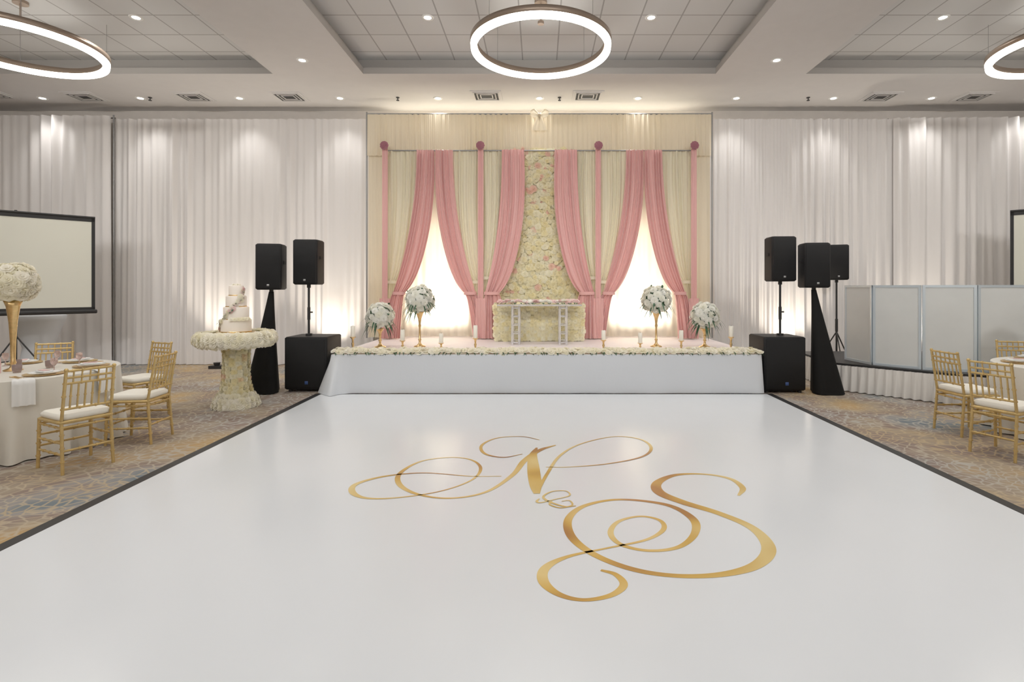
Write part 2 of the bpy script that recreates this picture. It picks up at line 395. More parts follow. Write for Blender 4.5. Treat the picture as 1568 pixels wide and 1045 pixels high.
# ------------------------------------------------------------------ stage
SX0,SX1,SY0,SY1,SZ=-3.15,3.36,7.92,10.86,.60
b=MB()
b.box(((SX0+SX1)/2,(SY0+SY1)/2,SZ/2),(SX1-SX0-.04,SY1-SY0-.04,SZ-.01),0)
b.rbox(((SX0+SX1)/2,(SY0+SY1)/2,SZ-.01),(SX1-SX0,SY1-SY0,.02),.02,0)
pts=[(SX0,SY1),(SX0,SY0),(SX1,SY0),(SX1,SY1)]
def polyline(pts,step):
    P=[];Nn=[]
    for a,c in zip(pts[:-1],pts[1:]):
        a=np.array(a,float);c=np.array(c,float); L=np.linalg.norm(c-a); t=(c-a)/L; n=max(2,int(L/step))
        for i in range(n): P.append(a+(c-a)*i/n); Nn.append((t[1],-t[0]))
    P.append(np.array(pts[-1],float)); Nn.append(Nn[-1]); return np.array(P),np.array(Nn,float)
P,Nn=polyline(pts,.03)
for _ in range(3): Nn[1:-1]=(Nn[:-2]+Nn[1:-1]+Nn[2:])/3
s=np.concatenate([[0],np.cumsum(np.linalg.norm(np.diff(P,axis=0),axis=1))])
A=np.zeros((len(P),9,3))
for j in range(9):
    t=j/8; dl=np.exp(-((P[:,0]-SX0)**2+(P[:,1]-SY0)**2)/.030); dr=np.exp(-((P[:,0]-SX1)**2+(P[:,1]-SY0)**2)/.01)
    off=.008+.018*t+.008*t*np.sin(s*3.1)*np.sin(s*1.3+1)+t*.005*np.sin(s*9)+t*dl*(.22+.05*np.sin(s*40))+t*dr*.04
    A[:,j,:2]=P+Nn*off[:,None]; A[:,j,2]=SZ-(SZ-.016)*t
b.grid(A,1)
b.obj('stage_platform',[M_deck,M_white])

# floral garland on the front edge
b=MB()
for x in np.arange(SX0+.04,SX1-.02,.062):
    for k in range(4):
        yy=SY0+.02+.065*k+random.uniform(-.02,.02)
        add_rose(b,(x+random.uniform(-.02,.02),yy,SZ+.02+random.uniform(0,.04)+(.01 if k in(1,2) else 0)),jit((0,-.7+.35*k,1),.3),random.uniform(.048,.070),0,tmpl=ROSE_S)
    leaf(b,(x,SY0+.05,SZ+.03),(random.uniform(-1,1),-1.0,.3),.10,.013,.07,1)
    if random.random()<.5: leaf(b,(x,SY0+.15,SZ+.04),(random.uniform(-1,1),.8,.5),.10,.013,.03,1)
b.obj('floral_garland',[P_cream,M_green])

# ------------------------------------------------------------------ curtains
def curtain(name,pts,z0,z1,lam,amp,m,seed=0,nt=14,step=.014,flare=.6):
    P,Nn=polyline(pts,step); s=np.concatenate([[0],np.cumsum(np.linalg.norm(np.diff(P,axis=0),axis=1))]); r=np.random.default_rng(seed)
    A=np.zeros((len(P),nt,3))
    comps=[(lam*r.uniform(.55,2.6),r.uniform(0,6.28),r.uniform(-.7,.7),r.uniform(.5,2.5),r.uniform(0,6.28)) for _ in range(7)]
    for j in range(nt):
        t=j/(nt-1); w=0
        for (l,p,dz,mf,mp) in comps:
            w=w+np.sin(2*PI*s/l+p+dz*t*2+1.1*np.sin(s*mf+mp))*(.5+.5*np.sin(s*mf*1.3+mp*2+t))*(.6 if l<lam else 1)
        off=amp*w*.62*(1-flare+flare*(.4+.6*t))
        A[:,j,:2]=P+Nn*off[:,None]; A[:,j,2]=z1+(z0-z1)*t
    b=MB(); b.grid(A,0); return b.obj(name,[m])
curtain('wall_drape',[(-12.7,10.70),(-8.82,10.74)],.01,5.15,.13,.050,M_drape,1)
curtain('wall_drape',[(-8.85,10.90),(-3.46,10.90)],.01,5.13,.14,.050,M_drape,2)
curtain('wall_drape',[(3.46,10.90),(7.38,10.90)],.01,5.13,.14,.050,M_drape,3)
curtain('wall_drape',[(7.34,10.80),(12.3,10.68)],.01,5.12,.13,.050,M_drape,4)
b=MB()
for a,c in (((-12.7,10.82),(-8.8,10.84)),((-8.8,11.0),(-3.46,11.0)),((3.46,11.0),(7.35,11.0)),((7.35,10.95),(12.3,10.82))):
    b.cyl((*a,5.13),(*c,5.13),.016,n=8)
for x,y in ((-8.80,10.80),(-3.50,11.03),(3.50,11.03),(7.36,11.03)):
    b.cyl((x,y,0),(x,y,5.18),.014,n=8); b.box((x,y,.01),(.35,.2,.02))
b.obj('drape_support_frame',[M_grey])

# central backdrop
curtain('backlit_sheer_drape',[(-3.42,10.72),(3.42,10.72)],.61,5.02,.11,.022,M_sheer,5)
curtain('drape_valance',[(-3.44,10.45),(3.44,10.45)],4.25,5.08,.06,.018,M_ivory,6,step=.009)
for x0,x1 in ((-3.44,-3.04),(3.04,3.44)):
    curtain('ivory_side_drape',[(x0,10.52),(x1,10.52)],.61,4.35,.09,.024,M_ivory,7,step=.009)
b=MB(); b.cyl((-3.46,10.47,5.09),(3.46,10.47,5.09),.018,n=8); b.cyl((-3.1,10.40,4.34),(3.1,10.40,4.34),.014,n=8)
for x in (-3.47,3.47): b.cyl((x,10.5,SZ+.0),(x,10.5,5.14),.016,n=8)
b.obj('backdrop_crossbar',[M_grey])
b=MB()
for sx in (-1,1):
    A=np.zeros((12,7,3))
    for i in range(12):
        for j in range(7):
            t=i/11; h=.02+.07*math.sin(PI*t*.9); A[i,j]=(sx*(.01+.17*t),-.03-.04*math.sin(PI*t)+.012*math.sin(j*2.4),.0+h*(j/3-1)+.04*t)
    b.grid(A,0)
    A=np.zeros((8,6,3))
    for i in range(8):
        for j in range(6):
            t=i/7; A[i,j]=(sx*(.01+.07*t)+(j-2.5)*.014*(1+t),-.03+.01*math.sin(j*2),-.30*t)
    b.grid(A,0)
b.sphere((0,-.04,0),.035,0,8)
b.obj('satin_bow',[M_ivory],(0,10.38,5.03))

def swag(name,a0,a1,c,w,b0,b1,m,y=10.38,zt=4.33,ztie=1.50,zb=.615,npl=7,seed=0,expo=2.0):
    r=np.random.default_rng(seed+50); nu=npl*10+1; nA,nB=26,14
    u=np.linspace(0,1,nu); ph=r.uniform(0,6.28,4); A=np.zeros((nu,nA+nB,3))
    inner_right = c<(a0+a1)/2
    uin=u if inner_right else 1-u
    for j in range(nA+nB):
        if j<nA:
            t=j/(nA-1); sx=t**expo; bl=.07*math.sin(PI*t**1.3)
            L=a0+(c-w/2-a0)*sx-(0 if inner_right else bl); R=a1+(c+w/2-a1)*sx+(bl if inner_right else 0)
            x=L+(R-L)*u; z=zt+(ztie-zt)*t-(.16*uin)*math.sin(PI*t**3)
            amp=.034*(1-.15*t); yy=y-.02*math.sin(PI*t)-.05*t**6
        else:
            q=(j-nA+1)/nB; k=q**.6
            L=c-w/2+(b0-c+w/2)*k; R=c+w/2+(b1-c-w/2)*k
            x=L+(R-L)*u; z=np.full(nu,ztie+(zb-ztie)*q); amp=.03+.015*q; yy=y-.05-.03*q
            t=1
        A[:,j,0]=x; A[:,j,2]=z
        A[:,j,1]=yy+amp*np.sin(u*npl*2*PI+ph[0]+.9*np.sin(j*.18+u*5+ph[2]))*(.65+.35*np.sin(u*9+ph[3]))+amp*.5*np.sin(u*npl*1.1*PI+ph[1]+j*.05)
    b=MB(); b.grid(A,0)
    V=[]
    n=20
    for zz in (ztie-.03,ztie+.03):
        for i in range(n):
            a=2*PI*i/n; V.append((c+(w/2+.015)*math.cos(a),y-.05+.07*math.sin(a),zz))
    b.add(V,[(i,(i+1)%n,n+(i+1)%n,n+i) for i in range(n)],0,True)
    return b.obj(name,[m])
sd=0
for sgn in (-1,1):
    def sw(name,a0,a1,c,w,b0,b1,m,**k):
        global sd; sd+=1
        if sgn>0: a0,a1,c,b0,b1=-a1,-a0,-c,-b1,-b0
        swag(name,a0,a1,c,w,b0,b1,m,seed=sd,**k)
    sw('cream_swag_drape',-3.0,-2.38,-2.92,.20,-3.08,-2.85,M_cream,y=10.42,ztie=1.72)
    sw('pink_swag_drape',-2.42,-2.07,-2.76,.22,-3.05,-2.72,M_pink,y=10.31)
    sw('cream_swag_drape',-1.74,-1.16,-1.25,.18,-1.3,-1.1,M_cream,y=10.42,ztie=1.72)
    sw('pink_swag_drape',-2.06,-1.71,-1.36,.22,-1.30,-1.02,M_pink,y=10.31)
    sw('cream_swag_drape',-1.14,-.68,-1.05,.16,-1.1,-.9,M_cream,y=10.42,ztie=1.8)
    sw('pink_swag_drape',-.74,-.30,-.93,.28,-1.12,-.64,M_pink,y=10.28,expo=2.3)
    for x in (3.02,1.15):
        curtain('pink_column_drape',[(sgn*x-.055,10.22),(sgn*x+.055,10.22)],1.3,4.33,.04,.018,M_pink,20+int(x),step=.006)
        curtain('pink_column_drape',[(sgn*x-.10,10.20),(sgn*x+.10,10.20)],.615,1.4,.06,.025,M_pink,22+int(x),step=.006)
        b=MB(); b.cyl((0,.1,0),(0,-.02,0),.025,n=8,m=0)
        for rr,n,o in ((.068,9,0),(.044,6,-.02),(.02,4,-.035)):
            for k in range(n):
                a=2*PI*k/n; add_rose(b,(rr*math.cos(a)*.8,o-.02,rr*math.sin(a)*.8),(math.cos(a)*.6,-1,math.sin(a)*.6),.036,0,tmpl=ROSE_S)
        b.obj('satin_rosette',[M_mauve],(sgn*x,10.17,4.38))

# flower wall
M_moss=mat('moss_backing',(.78,.73,.50),.9,var=.2)
b=MB(); b.box((0,10.53,2.5),(1.6,.06,3.78),1)
for z in np.arange(.68,4.40,.072):
    for x in np.arange(-.78,.79,.074):
        if z>1.9 and abs(x)>.70: continue
        if z>3.0 and abs(x)>.55: continue
        t=random.random()*.7
        if z>3.2 and random.random()<.10: t=.9
        if random.random()<.02: t=.9
        add_rose(b,(x+random.uniform(-.03,.03),10.48+random.uniform(-.04,.0),z+random.uniform(-.03,.03)),jit((0,-1,.1),.4),random.choice((.05,.058,.066,.085)),0,t+.01)
b.obj('flower_wall',[P_wall,M_moss])
# floral counter
b=MB(); b.box((0,9.98,.94),(1.66,.34,.66),1)
for z in np.arange(.65,1.32,.068):
    for x in np.arange(-.82,.83,.068):
        add_rose(b,(x+random.uniform(-.02,.02),9.79,z+random.uniform(-.02,.02)),jit((0,-1,.1),.3),random.uniform(.048,.066),0,random.random()*.66+.01)
for y in np.arange(9.84,10.16,.08):
    for x in np.arange(-.82,.83,.08): add_rose(b,(x,y,1.27),jit((0,0,1),.3),.055,0,random.random()*.66+.01,tmpl=ROSE_S)
for z in np.arange(.65,1.3,.08):
    for y in np.arange(9.84,10.16,.08):
        for sx in (-1,1): add_rose(b,(sx*.83,y,z),jit((sx,0,0),.3),.05,0,random.random()*.66+.01,tmpl=ROSE_S)
b.box((0,9.98,.61),(1.6,.3,.02),1)
b.obj('floral_counter',[P_wall,M_moss])
# acrylic table
b=MB(); b.rbox((0,9.38,1.30),(1.5,.46,.03),.03,0)
for sx in (-.42,.42):
    for dx in (-.06,.06):
        for yy in (9.2,9.56): b.cyl((sx+dx,yy,SZ+.002),(sx+dx,yy,1.29),.018,n=8)
    for zz in (.65,.8,.95,1.1,1.25):
        b.box((sx,9.2,zz),(.12,.012,.02)); b.box((sx,9.56,zz),(.12,.012,.02))
        for dx in (-.06,.06): b.box((sx+dx,9.38,zz),(.014,.36,.02))
b.obj('acrylic_table',[M_glass])
b=MB()
for x in np.arange(-.70,.71,.06):
    for k in range(4): add_rose(b,(x+random.uniform(-.02,.02),9.26+.07*k,1.34+random.uniform(0,.035)),jit((0,-.3,1),.4),random.uniform(.045,.065),0 if random.random()<.6 else 1,tmpl=ROSE_S)
    leaf(b,(x,9.25,1.34),(random.uniform(-1,1),-1,.2),.09,.016,.04,2)
b.obj('floral_table_runner',[P_blush,P_white,M_green])

# flower stands on stage
def stand(x,y,h,zc,R):
    b=MB()
    b.lathe([(.0001,0),(.10,0),(.10,.012),(.05,.03),(.022,.06),(.018,.10),(.03,.12),(.018,.14),(.016,h*.55),(.026,h*.6),(.018,h*.65),(.03,h*.8),(.065,h*.97),(.085,h),(.07,h-.004),(.0001,h-.03)],n=20,m=2)
    flower_ball(b,(0,0,zc),R,0,1,n=50,sc=.074,leaves=26)
    b.obj('floral_centerpiece_stand',[P_white,M_green,M_gold],(x,y,SZ))
stand(-2.05,8.95,.60,.80,.24); stand(2.0,8.95,.60,.80,.24); stand(-2.70,8.85,.32,.53,.23); stand(2.80,8.85,.32,.53,.23)
for x,y,h,ch in ((-3.0,8.4,.22,.17),(-2.2,8.4,.16,.17),(-1.58,8.4,.12,.15),(-1.03,8.4,.2,.2),(1.03,8.4,.17,.15),(1.62,8.4,.12,.16),(2.28,8.4,.16,.16),(3.08,8.4,.22,.17)):
    b=MB(); b.lathe([(.0001,0),(.055,0),(.055,.01),(.02,.03),(.013,.05),(.022,h*.5),(.013,h*.6),(.018,h*.85),(.045,h*.97),(.05,h),(.0001,h)],n=16,m=0)
    b.lathe([(.034,h),(.034,h+ch),(.028,h+ch+.004),(.0001,h+ch-.006)],n=16,m=1); b.cyl((0,0,h+ch-.01),(0,0,h+ch+.02),.002,n=5,m=2)
    b.obj('pillar_candle_holder',[M_gold,M_candle,M_blk],(x,y,SZ+.001))

# ------------------------------------------------------------------ speakers
def spk(b,c,w,d,h,rz=0):
    x,y,z=c
    b.rbox(c,(w,d,h),.035,0,rz)
    co,si=math.cos(rz),math.sin(rz)
    f=lambda lx,ly,lz:(x+lx*co-ly*si,y+lx*si+ly*co,z+lz)
    b.rbox(f(0,-d/2-.004,0),(w*.9,.02,h*.92),.008,1,rz)
    b.rbox(f(0,-d/2-.016,-h*.40),(.035,.006,.03),.003,4,rz)
    b.rbox(f(w/2+.004,0,h*.1),(.012,d*.35,.05),.004,1,rz); b.rbox(f(-w/2-.004,0,h*.1),(.012,d*.35,.05),.004,1,rz)
    b.cyl((x,y,z-h/2-.05),(x,y,z-h/2+.01),.03,n=12,m=2)
SM=[M_black,M_grille,M_blk,M_badge,M_grey]
def subspk(x0,x1,y,h,tx,tz0,tz1,rz):
    cx=(x0+x1)/2; b=MB()
    b.rbox((cx,y+.3,h/2+.02),(x1-x0,.6,h-.04),.03,0); b.rbox((cx,y-.005,h/2+.02),((x1-x0)*.93,.02,(h-.04)*.92),.01,1)
    b.rbox((cx+.02,y-.018,.15),(.05,.006,.05),.004,3)
    for sx in (-1,1):
        for yy in (.08,.52): b.cyl((cx+sx*(x1-x0)*.4,y+yy,.0),(cx+sx*(x1-x0)*.4,y+yy,.03),.03,n=10,m=2)
        b.rbox((cx+sx*((x1-x0)/2+.003),y+.3,h*.6),(.012,.18,.06),.004,1)
    b.obj('subwoofer_speaker',SM)
    b=MB(); b.cyl((tx,y+.3,h+.001),(tx,y+.3,h+.03),.05,n=14,m=2); b.cyl((tx,y+.3,h+.001),(tx,y+.3,tz0-.05),.018,n=10,m=2); b.cyl((tx,y+.3,h+.25),(tx,y+.3,h+.45),.024,n=10,m=2)
    b.cyl((tx+.02,y+.3,h+.37),(tx+.06,y+.3,h+.37),.012,n=8,m=2)
    spk(b,(tx,y+.3,(tz0+tz1)/2),.38,.34,tz1-tz0,rz)
    b.obj('pole_mounted_speaker',SM)
subspk(-3.93,-3.27,8.04,.85,-3.68,1.66,2.37,.06)
subspk(3.42,4.06,7.95,.86,3.80,1.71,2.41,-.06)
def scrim(ax,bx,y,zt,rl,rr,sz0,sz1,rz):
    b=MB(); n=24; V=[]
    for k in range(14):
        t=k/13; z=.01+(zt-.01)*t; q=(1-t)**1.05
        for i in range(n):
            a=2*PI*i/n; tri=.82+.18*math.cos(3*a+PI/2)
            r=(rr if math.cos(a)>0 else rl)
            cx=bx+(ax-bx)*t
            V.append((cx+math.cos(a)*(r*q*tri+.035),y+math.sin(a)*(.26*q*tri+.035),z))
    F=[(l*n+i,l*n+(i+1)%n,(l+1)*n+(i+1)%n,(l+1)*n+i) for l in range(13) for i in range(n)]
    b.add(V,F,5,True); b.cyl((ax,y,zt-.05),(ax,y,sz0),.02,n=10,m=2)
    spk(b,(ax,y,(sz0+sz1)/2),.37,.34,sz1-sz0,rz)
    b.obj('draped_stand_speaker',SM+[M_scrim])
scrim(-4.13,-4.20,8.05,1.55,.27,.18,1.58,2.28,.22)
scrim(4.20,4.34,8.0,1.58,.16,.26,1.61,2.29,-.15)
b=MB(); x,y=5.8,10.2
spk(b,(x,y,2.1),.37,.34,.68,-.3); b.cyl((x,y,.3),(x,y,1.78),.018,n=10,m=2); b.cyl((x,y,.75),(x,y,1.0),.026,n=10,m=2)
for k in range(3):
    a=k*2.094+.3; b.cyl((x,y,.75),(x+.42*math.cos(a),y+.42*math.sin(a),.012),.012,n=8,m=2); b.cyl((x,y,.3),(x+.24*math.cos(a),y+.24*math.sin(a),.33),.009,n=8,m=2)
b.obj('tripod_speaker',SM)

# ------------------------------------------------------------------ projection screens
def pscreen(p0,p1,z0,z1):
    a=Vector((*p0,0)); c=Vector((*p1,0)); L=(c-a).length; rz=math.atan2(c.y-a.y,c.x-a.x); mid=(a+c)/2; h=z1-z0
    b=MB(); b.box((0,0,(z0+z1)/2),(L-.02,.008,h),0)
    bw=.05
    for sx in (-1,1): b.box((sx*(L/2-bw/2),-.002,(z0+z1)/2),(bw,.014,h),1)
    b.box((0,-.002,z1-.03),(L,.014,.06),1); b.box((0,-.002,z0+.03),(L,.014,.06),1)
    b.rbox((0,.0,z0-.02),(L+.06,.07,.07),.02,1)
    b.cyl((-L/2,0,z1+.02),(L/2,0,z1+.02),.02,n=10,m=1)
    b.cyl((0,.08,.35),(0,.08,z1+.06),.018,n=10,m=2); b.cyl((0,.08,z1+.05),(0,0,z1+.02),.012,n=8,m=2)
    b.cyl((0,.08,z0-.02),(0,0,z0-.02),.02,n=8,m=2)
    for k in range(3):
        an=k*2.094+PI/2; b.cyl((0,.08,.8),(.55*math.cos(an),.08+.55*math.sin(an),.012),.012,n=8,m=2); b.cyl((0,.08,.38),(.32*math.cos(an),.08+.32*math.sin(an),.38),.009,n=8,m=2)
    b.obj('projection_screen',[M_screen,M_blk,M_blk],(mid.x,mid.y,0),rz)
pscreen((-9.45,8.0),(-8.08,9.5),1.2,2.86)
pscreen((8.56,9.5),(9.95,8.0),1.2,2.98)

def cocktail(x,y):
    b=MB(); prof=[(.0001,1.10),(.38,1.10),(.40,1.085),(.385,1.0),(.29,.75),(.22,.5),(.25,.3),(.34,.05),(.36,.01)]
    b.lathe(prof,n=48,m=0); b.obj('cocktail_table',[M_white],(x,y,0))
cocktail(-9.35,9.75)

# ------------------------------------------------------------------ DJ booth & riser
rp=[(4.78,9.7),(4.64,8.25),(5.66,7.22),(6.2,6.98),(7.7,6.9),(7.9,9.7)]
b=MB(); n=len(rp); RZ=.40
ins=[(x+(.03 if x<6 else -.02),y+.03 if y<9 else y-.02) for x,y in rp]
b.add([(x,y,0) for x,y in ins]+[(x,y,RZ) for x,y in ins],[list(range(n))[::-1],list(range(n,2*n))]+[(i,(i+1)%n,n+(i+1)%n,n+i) for i in range(n)],2,False)
b.add([(x,y,RZ+.001) for x,y in rp]+[(x,y,RZ+.03) for x,y in rp],[list(range(n))[::-1],list(range(n,2*n))]+[(i,(i+1)%n,n+(i+1)%n,n+i) for i in range(n)],1,False)
P,Nn=polyline(rp,.012)
for _ in range(5): Nn[1:-1]=(Nn[:-2]+Nn[1:-1]+Nn[2:])/3
s=np.concatenate([[0],np.cumsum(np.linalg.norm(np.diff(P,axis=0),axis=1))])
A=np.zeros((len(P),8,3))
for j in range(8):
    t=j/7; off=.015+.02*t+(.010+.028*t)*np.sin(2*PI*s/.12+1.2*np.sin(s*3)+.3*t)+.008*np.sin(2*PI*s/.045)*(1-t)
    A[:,j,:2]=P+Nn*off[:,None]; A[:,j,2]=RZ-(RZ-.012)*t
b.grid(A,0)
b.obj('riser_platform',[M_skirt,M_blk,M_blk])
bp=[(5.03,8.60),(5.09,7.98),(5.52,7.54),(6.09,7.27),(6.73,7.16),(7.36,7.3)]
b=MB(); z0,z1=RZ+.031,1.65
for a,c in zip(bp[:-1],bp[1:]):
    ax,ay=a;cx,cy=c; L=math.hypot(cx-ax,cy-ay); rz=math.atan2(cy-ay,cx-ax); mx,my=(ax+cx)/2,(ay+cy)/2
    b.box((mx,my,(z0+z1)/2),(L-.05,.012,z1-z0-.05),0,rz)
    for zz in (z0+.018,z1-.018): b.box((mx,my,zz),(L-.012,.03,.036),1,rz)
    for sg in (-1,1): b.box((mx+sg*(L/2-.022)*math.cos(rz),my+sg*(L/2-.022)*math.sin(rz),(z0+z1)/2),(.032,.032,z1-z0),1,rz)
b.obj('dj_booth_facade',[M_panel,M_alu])

# ------------------------------------------------------------------ cake table + cake
b=MB(); 
b.lathe([(.24,.0),(.25,.08),(.16,.2),(.135,.4),(.13,.7),(.16,.84),(.40,.86),(.46,.90),(.46,.95),(.42,.985),(.0001,.985)],n=32,m=1)
def rr_(z): return float(np.interp(z,[0,.08,.2,.4,.7,.84],[.26,.26,.18,.15,.145,.165]))
z=.045
while z<.83:
    r=rr_(z); n=max(9,int(2*PI*r/.066))
    for k in range(n):
        a=2*PI*(k+random.random()*.5)/n; big=z<.2
        add_rose(b,(r*math.cos(a),r*math.sin(a),z),jit((math.cos(a),math.sin(a),.3 if big else 0),.25),random.uniform(.045,.06)*(1.15 if big else .95),2 if big else 0,None if big else random.random()*.88)
    z+=.055
for r,z,tl,sc in ((.26,.04,.6,.07),(.45,.86,-.6,.060),(.475,.90,0,.068),(.475,.95,.4,.068),(.45,.985,1.2,.066),(.38,.99,3,.062)):
    n=int(2*PI*r/(sc*1.1))
    for k in range(n):
        a=2*PI*(k+random.random()*.4)/n; add_rose(b,(r*math.cos(a),r*math.sin(a),z),jit((math.cos(a),math.sin(a),tl),.25),sc*random.uniform(.8,1.15),2)
b.obj('floral_cake_table',[P_wall,M_sage,P_cream],(-4.12,7.1,0))
b=MB()
b.lathe([(.0001,0),(.24,0),(.24,.012),(.0001,.013)],n=40,m=2)
z=.013
for r,h in ((.185,.17),(.155,.17),(.125,.15),(.09,.14)):
    b.lathe([(r,z),(r,z+h-.012),(r-.005,z+h-.003),(r-.014,z+h),(.0001,z+h)],n=40,m=0)
    b.lathe([(r,z),(r+.006,z+.006),(r,z+.014)],n=40,m=2); z+=h
for k in range(46):
    t=k/45; a=-3.0+3.0*t+random.uniform(-.15,.15); zz=.04+.54*t; r=.185 if zz<.18 else (.155 if zz<.35 else (.125 if zz<.50 else .09))
    add_rose(b,(r*math.cos(a),r*math.sin(a),zz+random.uniform(-.025,.025)),jit((math.cos(a),math.sin(a),.3),.3),random.uniform(.030,.046),1 if k%3 else 3)
    if k%3==0: leaf(b,(r*math.cos(a),r*math.sin(a),zz),jit((math.cos(a),math.sin(a),.2),.5),.06,.012,.02,4)
for k in range(6):
    a=-.4+.25*k; add_rose(b,(.19*math.cos(a-1),.19*math.sin(a-1),.19),(math.cos(a-1),math.sin(a-1),.8),.035,1)
for k in range(5):
    a=k*1.3-2; add_rose(b,(.04*math.cos(a),.04*math.sin(a),z+.004),(math.cos(a),math.sin(a),1),.03,1)
b.obj('wedding_cake',[M_icing,P_cream,M_gold,P_blush,M_green],(-4.12,7.1,1.0))

# ------------------------------------------------------------------ chairs
def chair_mesh():
    b=MB()
    def bam(p0,p1,r=.0115,nodes=True):
        b.cyl(p0,p1,r,n=8,m=0)
        if nodes:
            p0v,p1v=Vector(p0),Vector(p1); L=(p1v-p0v).length; k=max(1,int(L/.13))
            dr=(p1v-p0v).normalized()
            for i in range(1,k+1):
                c=p0v+dr*L*i/(k+1); b.cyl(c-dr*.006,c+dr*.006,r*1.4,n=8,m=0)
    for s in (-1,1):
        bam((s*.185,-.225,0),(s*.18,-.19,.45),.0135); bam((s*.18,-.19,.45),(s*.175,-.262,.90),.013)
        b.sphere((s*.175,-.264,.905),.017,0,6)
        bam((s*.195,.205,0),(s*.19,.19,.45),.0135)
        for z in (.17,.27): bam((s*.186,-.212,z),(s*.193,.20,z),.010)
        bam((s*.186,-.20,.40),(s*.19,.19,.40),.009)
    for y,z in ((.20,.20),(.197,.30),(.195,.40),(-.212,.20),(-.195,.40)): bam((-.188,y,z),(.188,y,z),.010)
    for z in (.895,.835,.785,.56): bam((-.176,-.19-.072*(z-.45)/.45,z),(.176,-.19-.072*(z-.45)/.45,z),.0105)
    for k in range(6):
        x=-.13+.26*k/5; bam((x,-.19-.072*.11/.45,.56),(x,-.19-.072*.335/.45,.785),.008)
    for k in range(5):
        x=-.12+.06*k; b.cyl((x,-.245,.785),(x,-.262,.895),.007,n=6,m=0)
    b.rbox((0,0,.445),(.41,.42,.028),.04,0)
    b.rbox((0,.003,.485),(.395,.40,.055),.06,1)
    return b.mesh('dining_chair',[M_goldp,M_cush])
me_c=chair_mesh()
def chair(x,y,fx,fy): put(me_c,'dining_chair',(x,y,0),math.atan2(-fx,fy))
chair(-4.22,4.76,-.9,.45); chair(-4.24,5.54,-1,-.10); chair(-4.98,6.52,-.35,-.95); chair(-6.06,6.45,.5,-.85); chair(-4.98,4.24,-.2,.97)
chair(4.52,5.06,.93,.36); chair(4.76,5.82,1,.05); chair(6.18,6.66,-.3,-.95)

def table(x,y,R,seed):
    b=MB(); n=220; r=np.random.default_rng(seed); ph=r.uniform(0,6.28,4); V=[]; K=14
    for k in range(K):
        t=k/(K-1)
        for i in range(n):
            a=2*PI*i/n; w=np.sin(a*17+ph[0]+.8*np.sin(a*3))*.55+.45*np.sin(a*29+ph[1]+.4*t)
            rad=R+.012+(.01+.10*t)*w*t**.5*.75+.03*t; z=.755-.743*t
            V.append((rad*math.cos(a),rad*math.sin(a),z))
    F=[(l*n+(i+1)%n,l*n+i,(l+1)*n+i,(l+1)*n+(i+1)%n) for l in range(K-1) for i in range(n)]
    b.add(V,F,0,True); b.lathe([(.0001,.76),(R-.01,.76),(R+.006,.757),(R+.013,.75)],n=n,m=0)
    b.obj('round_banquet_table',[M_table],(x,y,0))
TX,TR=-5.42,6.0
table(TX,5.4,.84,1); table(TR,5.65,.84,2)
def setting():
    b=MB()
    b.lathe([(.0001,.004),(.10,.004),(.155,.012),(.16,.014),(.155,.008),(.11,.0),(.0001,.0)],n=32,m=0)
    b.lathe([(.0001,.016),(.075,.016),(.12,.026),(.124,.028),(.12,.022),(.08,.012),(.0001,.010)],n=32,m=1)
    b.rbox((0,0,.034),(.075,.19,.012),.012,2); b.rbox((0,.01,.044),(.055,.12,.004),.005,4)
    gx,gy=.13,.14
    b.lathe([(.030,0),(.030,.003),(.005,.01),(.004,.055),(.016,.068),(.028,.09),(.030,.115),(.026,.14)],(gx,gy,0),16,3)
    for x in (-.19,-.215,.19): b.box((x,0,.003),(.012,.19,.004),0); 
    for x in (-.19,-.215,.19): b.rbox((x,.075,.004),(.022,.05,.005),.008,0)
    return b.mesh('place_setting',[M_gold,M_plate,M_napk,M_goblet,M_pcard])
me_p=setting()
def settings(x,y,R,n,a0):
    for k in range(n):
        a=a0+2*PI*k/n; put(me_p,'place_setting',(x+(R-.22)*math.cos(a),y+(R-.22)*math.sin(a),.761),a+PI/2)
settings(TX,5.4,.84,7,-.45); settings(TR,5.65,.84,7,PI+.4)
def napkin(x,y,R,a):
    A=np.zeros((9,10,3))
    for i in range(9):
        for j in range(10):
            s=(i/8-.5)*.15; t=j/9; L=t*.34
            if L<.10: r=R-.06+L; z=.767
            else: r=R+.045+.06*(L-.1); z=.767-(L-.10)
            aa=a+s/R; A[i,j]=(x+r*math.cos(aa),y+r*math.sin(aa),z+0.004*math.sin(i*2.2))
            if z<.76: A[i,j,:2]+=np.array([math.cos(a),math.sin(a)])*.01*math.sin(i*2.0)
    b=MB(); b.grid(A,0); b.obj('cloth_napkin',[M_napk])
napkin(TX,5.4,.84,-.72); napkin(TX,5.4,.84,.05); napkin(TR,5.65,.84,PI+.55)
def tall_center(x,y):
    b=MB(); b.lathe([(.0001,0),(.075,0),(.078,.01),(.03,.03),(.018,.06),(.028,.08),(.02,.10),(.024,.3),(.035,.5),(.055,.66),(.075,.72),(.06,.72),(.0001,.68)],n=24,m=2)
    flower_ball(b,(0,0,.90),.20,0,1,70,.072,0,3)
    b.obj('tall_floral_centerpiece',[P_cream,M_green,M_gold,M_sage],(x,y,.761))
tall_center(TX,5.38); tall_center(TR+.1,5.65)
for x,y in ((-5.25,5.25),(-5.2,5.55),(-5.6,5.6),(5.85,5.5),(5.85,5.85)):
    b=MB(); b.lathe([(.0001,0),(.03,0),(.038,.03),(.04,.08),(.036,.08),(.033,.02),(.0001,.015)],n=18,m=0); b.lathe([(.0001,.018),(.028,.018),(.028,.05),(.0001,.05)],n=14,m=1)
    b.obj('votive_candle',[M_goblet,M_candle],(x,y,.761))
